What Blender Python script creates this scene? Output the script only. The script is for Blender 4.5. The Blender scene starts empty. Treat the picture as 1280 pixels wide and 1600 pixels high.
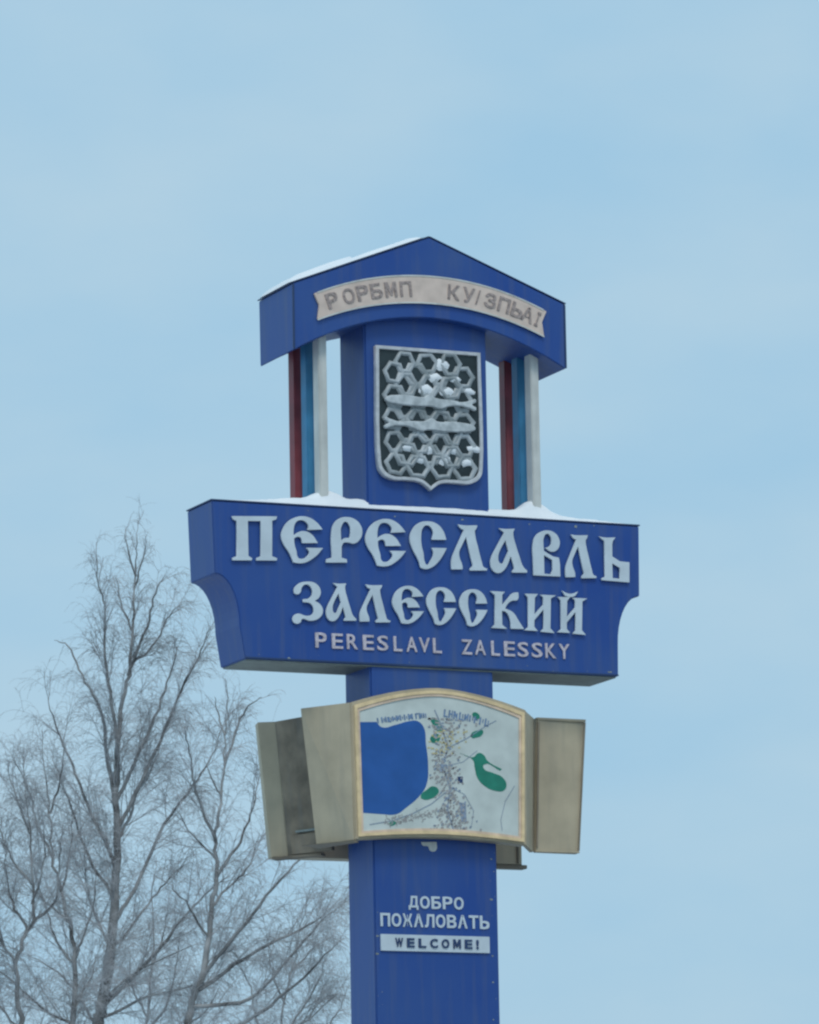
import bpy, bmesh, math, random
import numpy as np
from mathutils import Vector, Matrix, noise

random.seed(7); rng = np.random.default_rng(11)
scene = bpy.context.scene
col = scene.collection
R = math.radians

# ------------------------------------------------------------------ camera
cam_d = bpy.data.cameras.new('camera'); cam = bpy.data.objects.new('camera', cam_d); col.objects.link(cam)
scene.camera = cam
YAW, PITCH, ROLL = 0.41987, 0.178037, -0.01859
fw = Vector((math.sin(YAW)*math.cos(PITCH), math.cos(YAW)*math.cos(PITCH), math.sin(PITCH)))
rt = Vector((math.cos(YAW), -math.sin(YAW), 0)); up = rt.cross(fw)
r2 = rt*math.cos(ROLL) + up*math.sin(ROLL); u2 = -rt*math.sin(ROLL) + up*math.cos(ROLL)
m = Matrix((r2, u2, -fw)).transposed().to_4x4(); m.translation = Vector((-16.472, -36.526, 1.7))
cam.matrix_world = m
cam_d.sensor_fit = 'VERTICAL'; cam_d.sensor_height = 24.0
cam_d.lens = 24.0*8527.93/1600
cam_d.clip_start = 0.5; cam_d.clip_end = 6000

# ------------------------------------------------------------------ sky, sun, exposure
world = bpy.data.worlds.new('World'); scene.world = world; world.use_nodes = True
nt = world.node_tree; nt.nodes.clear()
SUN_EL, SUN_AZ = R(52), R(196)          # azimuth measured clockwise from +Y: veiled sun behind the viewer
def N(t, tree=nt, **kw):
    n = tree.nodes.new(t)
    for k, v in kw.items(): setattr(n, k, v)
    return n
sky = N('ShaderNodeTexSky', sky_type='NISHITA', sun_disc=False, sun_elevation=SUN_EL, sun_rotation=SUN_AZ)
sky.air_density = 1.4; sky.dust_density = 3.0
bg1 = N('ShaderNodeBackground'); bg1.inputs['Strength'].default_value = 0.06
nt.links.new(sky.outputs[0], bg1.inputs['Color'])
# thin even cloud sheet, faintly mottled
tc = N('ShaderNodeTexCoord')
mp = N('ShaderNodeMapping'); mp.inputs['Scale'].default_value = (1, 1, 2.2)
nz = N('ShaderNodeTexNoise'); nz.inputs['Scale'].default_value = 16; nz.inputs['Detail'].default_value = 5; nz.inputs['Roughness'].default_value = .45
nt.links.new(tc.outputs['Generated'], mp.inputs[0]); nt.links.new(mp.outputs[0], nz.inputs['Vector'])
rp = N('ShaderNodeValToRGB')
rp.color_ramp.elements[0].position = .30; rp.color_ramp.elements[0].color = (.372, .615, .812, 1)
rp.color_ramp.elements[1].position = .72; rp.color_ramp.elements[1].color = (.468, .670, .815, 1)
nt.links.new(nz.outputs['Fac'], rp.inputs[0])
bg2 = N('ShaderNodeBackground'); bg2.inputs['Strength'].default_value = 1.0
nt.links.new(rp.outputs[0], bg2.inputs['Color'])
mx = N('ShaderNodeMixShader'); mx.inputs[0].default_value = .90
wo = N('ShaderNodeOutputWorld')
nt.links.new(bg1.outputs[0], mx.inputs[1]); nt.links.new(bg2.outputs[0], mx.inputs[2]); nt.links.new(mx.outputs[0], wo.inputs[0])

sun_d = bpy.data.lights.new('sun', 'SUN'); sun_d.energy = 1.15; sun_d.angle = R(18); sun_d.color = (1, .95, .88)
sun = bpy.data.objects.new('sun', sun_d); col.objects.link(sun)
sv = Vector((math.sin(SUN_AZ)*math.cos(SUN_EL), math.cos(SUN_AZ)*math.cos(SUN_EL), math.sin(SUN_EL)))
sun.rotation_euler = sv.to_track_quat('Z', 'Y').to_euler(); sun.location = sv*60
scene.view_settings.view_transform = 'Standard'; scene.view_settings.look = 'None'
scene.view_settings.exposure = 0; scene.view_settings.gamma = 1; scene.view_settings.use_curve_mapping = False

scene.cycles.pixel_filter_type = 'BLACKMAN_HARRIS'; scene.cycles.filter_width = 2.4   # the photo's soft focus

# ------------------------------------------------------------------ materials
def mat(name, c, rough=.5, var=.12, scale=3.0, c2=None, streak=0.0, spec=.5, bump=0.0, bscale=30, metal=0.0):
    ma = bpy.data.materials.new(name); ma.use_nodes = True
    t = ma.node_tree; b = t.nodes['Principled BSDF']
    b.inputs['Roughness'].default_value = rough; b.inputs['Specular IOR Level'].default_value = spec
    b.inputs['Metallic'].default_value = metal
    co = N('ShaderNodeTexCoord', t); geo = N('ShaderNodeNewGeometry', t)
    n1 = N('ShaderNodeTexNoise', t); n1.inputs['Scale'].default_value = scale; n1.inputs['Detail'].default_value = 5
    t.links.new(geo.outputs['Position'], n1.inputs['Vector'])
    if c2 is None: c2 = tuple(min(1, x*(1+var*2)+.004) for x in c); c1 = tuple(x*(1-var) for x in c)
    else: c1 = c
    r = N('ShaderNodeValToRGB', t); r.color_ramp.elements[0].position = .32; r.color_ramp.elements[1].position = .7
    r.color_ramp.elements[0].color = (*c1, 1); r.color_ramp.elements[1].color = (*c2, 1)
    t.links.new(n1.outputs['Fac'], r.inputs[0]); last = r.outputs[0]
    if streak > 0:      # rain-washed dirt running down the face
        mpn = N('ShaderNodeMapping', t); mpn.inputs['Scale'].default_value = (9, 9, .7)
        n2 = N('ShaderNodeTexNoise', t); n2.inputs['Scale'].default_value = 1.6; n2.inputs['Detail'].default_value = 6
        t.links.new(geo.outputs['Position'], mpn.inputs[0]); t.links.new(mpn.outputs[0], n2.inputs['Vector'])
        r2_ = N('ShaderNodeMapRange', t); r2_.inputs['From Min'].default_value = .48; r2_.inputs['From Max'].default_value = .75
        r2_.inputs['To Max'].default_value = streak
        t.links.new(n2.outputs['Fac'], r2_.inputs[0])
        mi = N('ShaderNodeMix', t, data_type='RGBA'); mi.inputs['B'].default_value = (.15, .16, .16, 1)
        t.links.new(r2_.outputs[0], mi.inputs['Factor']); t.links.new(last, mi.inputs['A']); last = mi.outputs['Result']
    t.links.new(last, b.inputs['Base Color'])
    rr = N('ShaderNodeMapRange', t); rr.inputs['To Min'].default_value = max(0, rough-.1); rr.inputs['To Max'].default_value = min(1, rough+.12)
    t.links.new(n1.outputs['Fac'], rr.inputs[0]); t.links.new(rr.outputs[0], b.inputs['Roughness'])
    if bump > 0:
        n3 = N('ShaderNodeTexNoise', t); n3.inputs['Scale'].default_value = bscale; n3.inputs['Detail'].default_value = 4
        t.links.new(geo.outputs['Position'], n3.inputs['Vector'])
        bu = N('ShaderNodeBump', t); bu.inputs['Strength'].default_value = bump; bu.inputs['Distance'].default_value = .02
        t.links.new(n3.outputs['Fac'], bu.inputs['Height']); t.links.new(bu.outputs[0], b.inputs['Normal'])
    return ma
BLUE = mat('blue_enamel', (.012, .062, .285), .42, .14, 1.1, c2=(.032, .090, .29), streak=.22, spec=.4, bump=.14, bscale=3)
BLUE_DK = mat('blue_trim', (.014, .040, .12), .45, .1)
WHITE = mat('white_letters', (.56, .63, .68), .5, .06, 6, bump=.1)
LATIN = mat('faded_white_letters', (.52, .46, .50), .5, .16, 40)
SOFFIT = mat('weathered_metal', (.24, .27, .25), .6, .15, 3, streak=.5)
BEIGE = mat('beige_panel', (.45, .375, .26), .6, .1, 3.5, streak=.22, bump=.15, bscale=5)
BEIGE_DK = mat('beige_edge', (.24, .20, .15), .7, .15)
BROWN = mat('bare_plywood', (.20, .16, .115), .8, .28, 5, streak=.35, bump=.4, bscale=14)
CREAM = mat('cream_moulding', (.74, .55, .31), .55, .12, 12)
CREAM2 = mat('pink_cream_moulding', (.70, .52, .38), .55, .12, 12)
MAPBG = mat('map_sheet', (.56, .60, .56), .4, .07, 6)
LAKE = mat('map_lake_blue', (.010, .090, .33), .35, .06, 6)
GREEN = mat('map_green', (.01, .20, .13), .4, .1, 9)
HEADM = mat('map_heading_print', (.13, .21, .35), .5, .2, 60)
GREYM = mat('map_grey_print', (.22, .27, .35), .5, .2, 60)
TOWN1 = mat('map_town_print', (.33, .31, .30), .5, .2, 60)
TOWN2 = mat('map_town_yellow', (.50, .43, .22), .5, .2, 60)
BANNER = mat('banner_pinkish', (.66, .52, .44), .55, .08, 9)
BROWNT = mat('faded_brown_letters', (.30, .235, .215), .6, .3, 45)
RED = mat('red_post_paint', (.22, .042, .050), .5, .15, 6, streak=.2)
SKYB = mat('light_blue_post_paint', (.04, .20, .36), .5, .12, 6, streak=.2)
WPOST = mat('white_post_paint', (.60, .60, .56), .5, .08, 6, streak=.3)
DARKM = mat('shield_dark', (.012, .022, .025), .4, .3, 8)
SILVER = mat('shield_silver', (.52, .53, .55), .45, .10, 20)
SCALE = mat('shield_scales', (.24, .27, .275), .4, .3, 7, c2=(.50, .53, .55))
FISH = mat('fish_relief', (.36, .39, .40), .4, .4, 16, c2=(.66, .69, .70))
SNOW = mat('snow', (.80, .83, .86), .8, .03, 6, c2=(.88, .89, .90), bump=.5, bscale=9, spec=.2)
GROUND = mat('trodden_snow', (.42, .44, .47), .85, .1, .15, c2=(.62, .65, .68), bump=.4, bscale=2, spec=.2)
BARK = mat('birch_bark', (.09, .088, .086), .85, .3, 3, c2=(.42, .42, .42), spec=.2)
TWIG = mat('twig_bark', (.27, .27, .275), .8, .25, 1.6, c2=(.52, .53, .55), spec=.2)
ASPHALT = mat('asphalt', (.05, .05, .052), .8, .2, 6, bump=.4, bscale=60)
LINE = mat('road_paint', (.7, .7, .68), .6, .1, 9)
CONC = mat('concrete', (.34, .33, .31), .85, .12, 4, bump=.4)

# ------------------------------------------------------------------ helpers
def link(o, parent=None):
    col.objects.link(o)
    if parent is not None: o.parent = parent
    return o
def obj(name, me, material=None, parent=None, loc=(0, 0, 0)):
    if material is not None and not me.materials: me.materials.append(material)
    o = bpy.data.objects.new(name, me); o.location = loc
    return link(o, parent)
def tag(o, label=None, cat=None, group=None, kind=None):
    if label: o['label'] = label
    if cat: o['category'] = cat
    if group: o['group'] = group
    if kind: o['kind'] = kind
    return o
def pydata(name, v, f, smooth=False):
    me = bpy.data.meshes.new(name); me.from_pydata([tuple(p) for p in v], [], f); me.update()
    if smooth: me.polygons.foreach_set('use_smooth', [True]*len(me.polygons))
    return me
def bevel(me, w, seg=2, ang=30):
    bm = bmesh.new(); bm.from_mesh(me)
    bmesh.ops.recalc_face_normals(bm, faces=bm.faces)
    es = [e for e in bm.edges if e.is_manifold and len(e.link_faces) == 2 and e.calc_face_angle(0) > R(ang)]
    if w > 0: bmesh.ops.bevel(bm, geom=es, offset=w, segments=seg, affect='EDGES', clamp_overlap=True)
    bm.to_mesh(me); bm.free(); return me
def prism(name, pts, y0, y1, w=.004):
    """outline in X/Z extruded along Y"""
    n = len(pts); v = [(x, y0, z) for x, z in pts] + [(x, y1, z) for x, z in pts]
    f = [list(range(n))] + [list(range(2*n-1, n-1, -1))] + [[i, (i+1) % n, n+(i+1) % n, n+i] for i in range(n)]
    return bevel(pydata(name, v, f), w)
def box(name, x0, x1, y0, y1, z0, z1, w=.004):
    return prism(name, [(x0, z0), (x1, z0), (x1, z1), (x0, z1)], y0, y1, w)
def hexa(name, low, high, w=.004):
    """closed solid from a plan polygon at the foot and one at the top (lists of x,y,z)"""
    n = len(low); v = list(low)+list(high)
    f = [list(range(n-1, -1, -1)), list(range(n, 2*n))] + [[i, (i+1) % n, n+(i+1) % n, n+i] for i in range(n)]
    return bevel(pydata(name, v, f), w)
def flat(name, loops, depth=.02, bev=0.0, sx=1, sz=1, res=5, off=0.0):
    """filled outline (holes allowed) standing up in X/Z, front face towards -Y at y=-depth, back at y=0"""
    cu = bpy.data.curves.new(name, 'CURVE'); cu.dimensions = '2D'; cu.fill_mode = 'BOTH'; cu.resolution_u = res
    for l in loops:
        sp = cu.splines.new('BEZIER'); sp.bezier_points.add(len(l)-1); sp.use_cyclic_u = True
        for bp, p in zip(sp.bezier_points, l):
            bp.co = (p[0]*sx, p[1]*sz, 0); t = 'AUTO' if len(p) > 2 and p[2] else 'VECTOR'
            bp.handle_left_type = t; bp.handle_right_type = t
    cu.extrude = depth/2; cu.bevel_depth = bev; cu.bevel_resolution = 1; cu.offset = off
    return from_curve(name, cu, depth/2+bev)
def from_curve(name, cu, back):
    o = bpy.data.objects.new(name, cu); col.objects.link(o); bpy.context.view_layer.update()
    me = bpy.data.meshes.new_from_object(o); bpy.data.objects.remove(o); bpy.data.curves.remove(cu)
    me.transform(Matrix(((1, 0, 0, 0), (0, 0, -1, 0), (0, 1, 0, 0), (0, 0, 0, 1))) @ Matrix.Translation((0, 0, back)))
    me.materials.clear(); me.name = name
    return me
_glyph = {}
BLOCK = {'Р': [[(0, 0, 0), (0, 1, 0), (.62, 1, 1), (.93, .91, 1), (1, .71, 1), (.93, .5, 1), (.62, .4, 1), (.27, .4, 0), (.27, 0, 0)], [(.27, .57, 0), (.56, .57, 1), (.73, .7, 1), (.56, .84, 1), (.27, .84, 0)]],
         'Ь': [[(0, 0, 0), (0, 1, 0), (.27, 1, 0), (.27, .6, 0), (.62, .6, 1), (.93, .5, 1), (1, .3, 1), (.93, .1, 1), (.62, 0, 1)], [(.27, .16, 0), (.27, .43, 0), (.56, .43, 1), (.73, .3, 1), (.56, .16, 1)]],
         'М': [[(0, 0, 0), (0, 1, 0), (.28, 1, 0), (.5, .45, 0), (.72, 1, 0), (1, 1, 0), (1, 0, 0), (.78, 0, 0), (.78, .62, 0), (.58, .12, 0), (.42, .12, 0), (.22, .62, 0), (.22, 0, 0)]]}
BLOCK['P'] = BLOCK['Р']; BLOCK['M'] = BLOCK['М']
def sans(ch, h, w, depth=.012, bold=.02):
    """one upright sans letter scaled to height h and width w, lower-left at 0,0"""
    k = (ch, h, w, depth)
    if k in _glyph: return _glyph[k]
    if ch in BLOCK: _glyph[k] = flat('letter', BLOCK[ch], depth, 0, w, h); return _glyph[k]
    cu = bpy.data.curves.new('letter', 'FONT'); cu.body = ch; cu.size = 1; cu.offset = bold; cu.resolution_u = 3
    cu.extrude = .5
    me = from_curve('letter', cu, .5)
    co = np.empty(len(me.vertices)*3); me.vertices.foreach_get('co', co); co = co.reshape(-1, 3)
    mn, mxx = co.min(0), co.max(0)
    co[:, 0] = (co[:, 0]-mn[0])/(mxx[0]-mn[0])*w; co[:, 2] = (co[:, 2]-mn[2])/(mxx[2]-mn[2])*h
    co[:, 1] = (co[:, 1]-mxx[1])/(mxx[1]-mn[1])*depth
    me.vertices.foreach_set('co', co.ravel()); me.update()
    _glyph[k] = me
    return me
def empty(name, loc=(0, 0, 0), rz=0):
    o = bpy.data.objects.new(name, None); o.location = loc; o.rotation_euler = (0, 0, rz); o.empty_display_size = .3
    return link(o)
# ---- measured outlines (metres or unit boxes)
GLYPHS = {'П': [[(0.003, 0.947, 0), (1.0, 1.0, 0), (0.98, 0.942, 0), (0.89, 0.905, 0), (0.876, 0.125, 0), (0.986, 0.092, 0), (0.98, 0.047, 0), (0.528, 0.025, 0), (0.537, 0.07, 0), (0.632, 0.114, 0), (0.638, 0.886, 0), (0.346, 0.872, 0), (0.348, 0.106, 0), (0.43, 0.061, 0), (0.421, 0.019, 0), (0.0, 0.0, 0), (0.0, 0.045, 0), (0.098, 0.086, 0), (0.104, 0.858, 0), (0.025, 0.889, 0)]], 'Є': [[(1.0, 0.753, 0), (0.867, 0.885, 1), (0.712, 0.972, 1), (0.536, 1.0, 1), (0.339, 0.963, 1), (0.155, 0.854, 1), (0.039, 0.694, 1), (0.0, 0.542, 1), (0.064, 0.376, 1), (0.176, 0.23, 1), (0.248, 0.098, 1), (0.285, 0.011, 0), (0.427, 0.0, 1), (0.573, 0.022, 1), (0.736, 0.104, 1), (0.885, 0.219, 1), (1.0, 0.346, 0), (0.615, 0.329, 0), (0.676, 0.253, 1), (0.618, 0.152, 1), (0.512, 0.093, 1), (0.403, 0.107, 1), (0.355, 0.264, 1), (0.315, 0.388, 1), (0.303, 0.525, 0), (0.412, 0.567, 1), (0.482, 0.537, 1), (0.506, 0.435, 0), (0.879, 0.455, 0), (0.736, 0.624, 1), (0.552, 0.685, 1), (0.397, 0.643, 1), (0.294, 0.573, 0), (0.303, 0.744, 1), (0.361, 0.874, 1), (0.479, 0.924, 1), (0.606, 0.888, 1), (0.667, 0.809, 1), (0.642, 0.722, 0)]], 'Р': [[(0.0, 0.0, 0), (0.02, 0.068, 0), (0.169, 0.105, 0), (0.166, 0.663, 1), (0.236, 0.844, 1), (0.382, 0.958, 1), (0.581, 1.0, 1), (0.811, 0.96, 1), (0.956, 0.844, 1), (1.0, 0.7, 1), (0.943, 0.552, 1), (0.784, 0.445, 1), (0.598, 0.459, 1), (0.483, 0.442, 1), (0.426, 0.36, 0), (0.419, 0.116, 0), (0.561, 0.085, 0), (0.571, 0.023, 0)], [(0.412, 0.584, 1), (0.436, 0.807, 1), (0.551, 0.907, 1), (0.659, 0.83, 1), (0.682, 0.686, 1), (0.652, 0.547, 0), (0.514, 0.538, 1), (0.422, 0.473, 0)]], 'С': [[(0.997, 0.642, 0), (0.922, 0.816, 1), (0.752, 0.958, 1), (0.49, 1.0, 1), (0.224, 0.939, 1), (0.054, 0.777, 1), (0.0, 0.598, 1), (0.095, 0.369, 1), (0.231, 0.165, 1), (0.276, 0.028, 0), (0.405, 0.0, 1), (0.582, 0.042, 1), (0.765, 0.165, 1), (0.912, 0.327, 1), (1.0, 0.458, 0), (0.605, 0.447, 0), (0.643, 0.338, 1), (0.558, 0.179, 1), (0.452, 0.084, 1), (0.388, 0.159, 1), (0.361, 0.324, 1), (0.316, 0.478, 1), (0.306, 0.698, 1), (0.354, 0.858, 1), (0.473, 0.925, 1), (0.602, 0.869, 1), (0.646, 0.76, 1), (0.599, 0.628, 0)]], 'Л': [[(0.216, 0.994, 0), (0.356, 0.982, 1), (0.743, 1.0, 0), (0.719, 0.941, 1), (0.668, 0.885, 0), (0.682, 0.759, 1), (0.753, 0.512, 1), (0.853, 0.188, 1), (0.894, 0.091, 1), (1.0, 0.053, 0), (0.986, 0.021, 0), (0.517, 0.0, 0), (0.521, 0.038, 0), (0.606, 0.106, 0), (0.562, 0.244, 1), (0.503, 0.456, 1), (0.428, 0.747, 0), (0.295, 0.535, 1), (0.219, 0.391, 1), (0.229, 0.265, 1), (0.298, 0.109, 1), (0.305, 0.018, 0), (0.0, 0.003, 0), (0.007, 0.212, 1), (0.116, 0.438, 1), (0.264, 0.694, 1), (0.377, 0.888, 0), (0.274, 0.924, 1)]], 'А': [[(0.27, 0.991, 0), (0.397, 0.983, 1), (0.677, 1.0, 0), (0.64, 0.937, 0), (0.643, 0.839, 1), (0.707, 0.631, 1), (0.797, 0.389, 1), (0.903, 0.159, 1), (1.0, 0.086, 0), (0.997, 0.046, 0), (0.59, 0.032, 0), (0.6, 0.066, 0), (0.657, 0.121, 0), (0.613, 0.259, 1), (0.557, 0.406, 0), (0.463, 0.199, 1), (0.33, 0.046, 1), (0.197, 0.0, 1), (0.063, 0.055, 1), (0.0, 0.196, 1), (0.03, 0.337, 1), (0.163, 0.553, 1), (0.347, 0.827, 1), (0.403, 0.908, 0)], [(0.433, 0.755, 0), (0.453, 0.654, 1), (0.503, 0.499, 0), (0.403, 0.329, 1), (0.32, 0.21, 1), (0.243, 0.228, 1), (0.21, 0.346, 1), (0.253, 0.487, 1)]], 'В': [[(0.0, 0.0, 0), (0.005, 0.318, 0), (0.009, 0.682, 1), (0.12, 0.868, 1), (0.309, 0.959, 1), (0.553, 1.0, 1), (0.829, 0.956, 1), (0.982, 0.835, 1), (1.0, 0.706, 1), (0.899, 0.588, 1), (0.691, 0.544, 1), (0.475, 0.612, 0), (0.65, 0.668, 1), (0.705, 0.768, 1), (0.659, 0.897, 1), (0.535, 0.935, 1), (0.415, 0.847, 1), (0.392, 0.694, 1), (0.406, 0.544, 0), (0.737, 0.432, 0), (0.963, 0.412, 0), (0.995, 0.271, 0), (1.0, 0.003, 0)], [(0.401, 0.462, 0), (0.719, 0.362, 0), (0.728, 0.141, 0), (0.654, 0.032, 0), (0.401, 0.038, 0)]], 'Ь': [[(0.0, 1.0, 0), (0.153, 0.985, 1), (0.53, 1.0, 0), (0.445, 0.926, 0), (0.419, 0.84, 0), (0.411, 0.564, 0), (0.678, 0.46, 0), (1.0, 0.451, 0), (0.987, 0.0, 0), (0.03, 0.018, 0), (0.038, 0.055, 0), (0.157, 0.092, 0), (0.157, 0.917, 0)], [(0.403, 0.417, 0), (0.674, 0.322, 0), (0.669, 0.064, 0), (0.407, 0.067, 0)]], 'З': [[(0.046, 0.743, 1), (0.122, 0.89, 1), (0.479, 1.0, 1), (0.815, 0.947, 1), (0.937, 0.79, 1), (0.87, 0.639, 1), (0.723, 0.561, 0), (0.929, 0.467, 1), (1.0, 0.323, 1), (0.882, 0.166, 1), (0.584, 0.085, 1), (0.294, 0.116, 1), (0.248, 0.044, 1), (0.122, 0.0, 1), (0.0, 0.053, 1), (0.008, 0.157, 1), (0.147, 0.229, 1), (0.462, 0.188, 1), (0.651, 0.238, 1), (0.702, 0.342, 1), (0.613, 0.486, 1), (0.345, 0.52, 0), (0.345, 0.577, 0), (0.555, 0.614, 1), (0.664, 0.749, 1), (0.58, 0.909, 1), (0.437, 0.94, 1), (0.307, 0.868, 1), (0.244, 0.734, 1), (0.118, 0.696, 1)]], 'К': [[(0.0, 0.996, 0), (0.422, 0.996, 0), (0.345, 0.919, 0), (0.337, 0.616, 0), (0.516, 0.812, 1), (0.69, 0.974, 1), (0.853, 1.0, 0), (0.826, 0.808, 1), (0.663, 0.775, 1), (0.535, 0.701, 1), (0.422, 0.546, 0), (0.678, 0.443, 1), (0.845, 0.225, 1), (1.0, 0.015, 0), (0.601, 0.007, 0), (0.585, 0.251, 1), (0.461, 0.454, 1), (0.326, 0.483, 0), (0.326, 0.096, 0), (0.461, 0.0, 0), (0.0, 0.004, 0), (0.109, 0.096, 0), (0.128, 0.908, 0)]], 'И': [[(0.049, 0.989, 0), (0.432, 1.0, 0), (0.34, 0.903, 0), (0.312, 0.439, 0), (0.614, 0.73, 0), (0.618, 0.935, 0), (0.54, 0.986, 0), (1.0, 0.989, 0), (0.853, 0.91, 0), (0.814, 0.115, 0), (0.937, 0.0, 0), (0.509, 0.018, 0), (0.611, 0.104, 0), (0.621, 0.622, 0), (0.309, 0.309, 0), (0.305, 0.126, 0), (0.407, 0.032, 0), (0.0, 0.036, 0), (0.126, 0.119, 0), (0.13, 0.91, 0)]]}
BOARD_LETTERS = [('П', -1.604, -1.248, 8.455, 8.798), ('Є', -1.215, -0.886, 8.46, 8.81), ('Р', -0.86, -0.566, 8.477, 8.824), ('Є', -0.54, -0.216, 8.471, 8.828), ('С', -0.179, 0.117, 8.469, 8.828), ('Л', 0.156, 0.448, 8.477, 8.82), ('А', 0.477, 0.777, 8.469, 8.811), ('В', 0.83, 1.052, 8.468, 8.813), ('Л', 1.098, 1.355, 8.466, 8.795), ('Ь', 1.391, 1.633, 8.454, 8.79), ('З', -1.13, -0.893, 8.008, 8.323), ('А', -0.865, -0.626, 8.04, 8.325), ('Л', -0.595, -0.35, 8.048, 8.327), ('Є', -0.331, -0.08, 8.049, 8.333), ('С', -0.053, 0.185, 8.052, 8.335), ('С', 0.215, 0.442, 8.055, 8.333), ('К', 0.475, 0.739, 8.051, 8.328), ('И', 0.747, 1.007, 8.037, 8.324), ('Й', 1.02, 1.267, 8.035, 8.313)]
LATIN_LETTERS = [('P', -0.949, 7.835, 7.954), ('E', -0.817, 7.835, 7.955), ('R', -0.697, 7.836, 7.955), ('E', -0.568, 7.836, 7.956), ('S', -0.452, 7.837, 7.957), ('L', -0.32, 7.837, 7.957), ('A', -0.217, 7.838, 7.958), ('V', -0.115, 7.838, 7.958), ('L', -0.001, 7.838, 7.959), ('Z', 0.231, 7.839, 7.96), ('A', 0.341, 7.84, 7.961), ('L', 0.475, 7.84, 7.961), ('E', 0.581, 7.841, 7.962), ('S', 0.693, 7.841, 7.962), ('S', 0.809, 7.842, 7.963), ('K', 0.922, 7.842, 7.963), ('Y', 1.033, 7.842, 7.964)]
MAP_SHAPES = {'lake': [(-0.673, 7.286, 0), (-0.511, 7.292, 0), (-0.469, 7.255, 1), (-0.36, 7.276, 1), (-0.251, 7.308, 1), (-0.178, 7.311, 1), (-0.131, 7.269, 1), (-0.115, 7.146, 1), (-0.1, 6.98, 1), (-0.115, 6.846, 1), (-0.165, 6.766, 1), (-0.288, 6.662, 1), (-0.361, 6.615, 1), (-0.493, 6.611, 0), (-0.649, 6.616, 0)], 'g1': [(-0.069, 7.338, 1), (-0.032, 7.334, 1), (0.015, 7.274, 1), (0.014, 7.239, 1), (-0.022, 7.245, 1), (-0.051, 7.283, 1)], 'g2': [(-0.071, 7.204, 1), (-0.022, 7.223, 1), (0.001, 7.196, 1), (-0.036, 7.155, 1), (-0.075, 7.165, 1)], 'bird': [(0.157, 7.088, 0), (0.266, 7.06, 1), (0.31, 7.093, 1), (0.352, 7.08, 1), (0.382, 7.037, 1), (0.497, 6.979, 0), (0.484, 6.968, 0), (0.351, 7.007, 1), (0.35, 6.979, 1), (0.423, 6.949, 1), (0.501, 6.918, 1), (0.533, 6.863, 1), (0.511, 6.821, 1), (0.444, 6.815, 1), (0.359, 6.846, 1), (0.299, 6.905, 1), (0.277, 6.982, 1), (0.266, 7.036, 1)], 'g3': [(-0.165, 6.749, 1), (-0.11, 6.807, 1), (-0.067, 6.831, 1), (-0.019, 6.804, 1), (-0.032, 6.771, 1), (-0.093, 6.735, 1), (-0.142, 6.731, 1)], 'g4': [(0.252, 7.228, 1), (0.307, 7.261, 1), (0.35, 7.26, 1), (0.343, 7.231, 1), (0.294, 7.207, 1), (0.257, 7.206, 1)], 'dark': [(0.135, 6.91, 0), (0.178, 6.912, 0), (0.177, 6.867, 0), (0.14, 6.863, 0)], 'g5': [(0.143, 6.721, 0), (0.198, 6.712, 0), (0.201, 6.578, 0), (0.158, 6.577, 0), (0.154, 6.654, 0)], 'g6': [(0.267, 7.385, 1), (0.304, 7.393, 1), (0.324, 7.354, 1), (0.285, 7.355, 1)], 'g7': [(-0.423, 6.535, 1), (-0.398, 6.561, 1), (-0.368, 6.557, 1), (-0.389, 6.531, 1)]}
BRIGHT_SCALES = [(0.111, 10.034), (0.047, 9.931), (0.228, 9.927), (-0.029, 9.834), (0.152, 9.831), (0.333, 9.842), (-0.185, 9.383), (0.003, 9.386), (0.192, 9.386), (0.365, 9.401), (-0.081, 9.298), (0.124, 9.31), (0.296, 9.298)]
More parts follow.
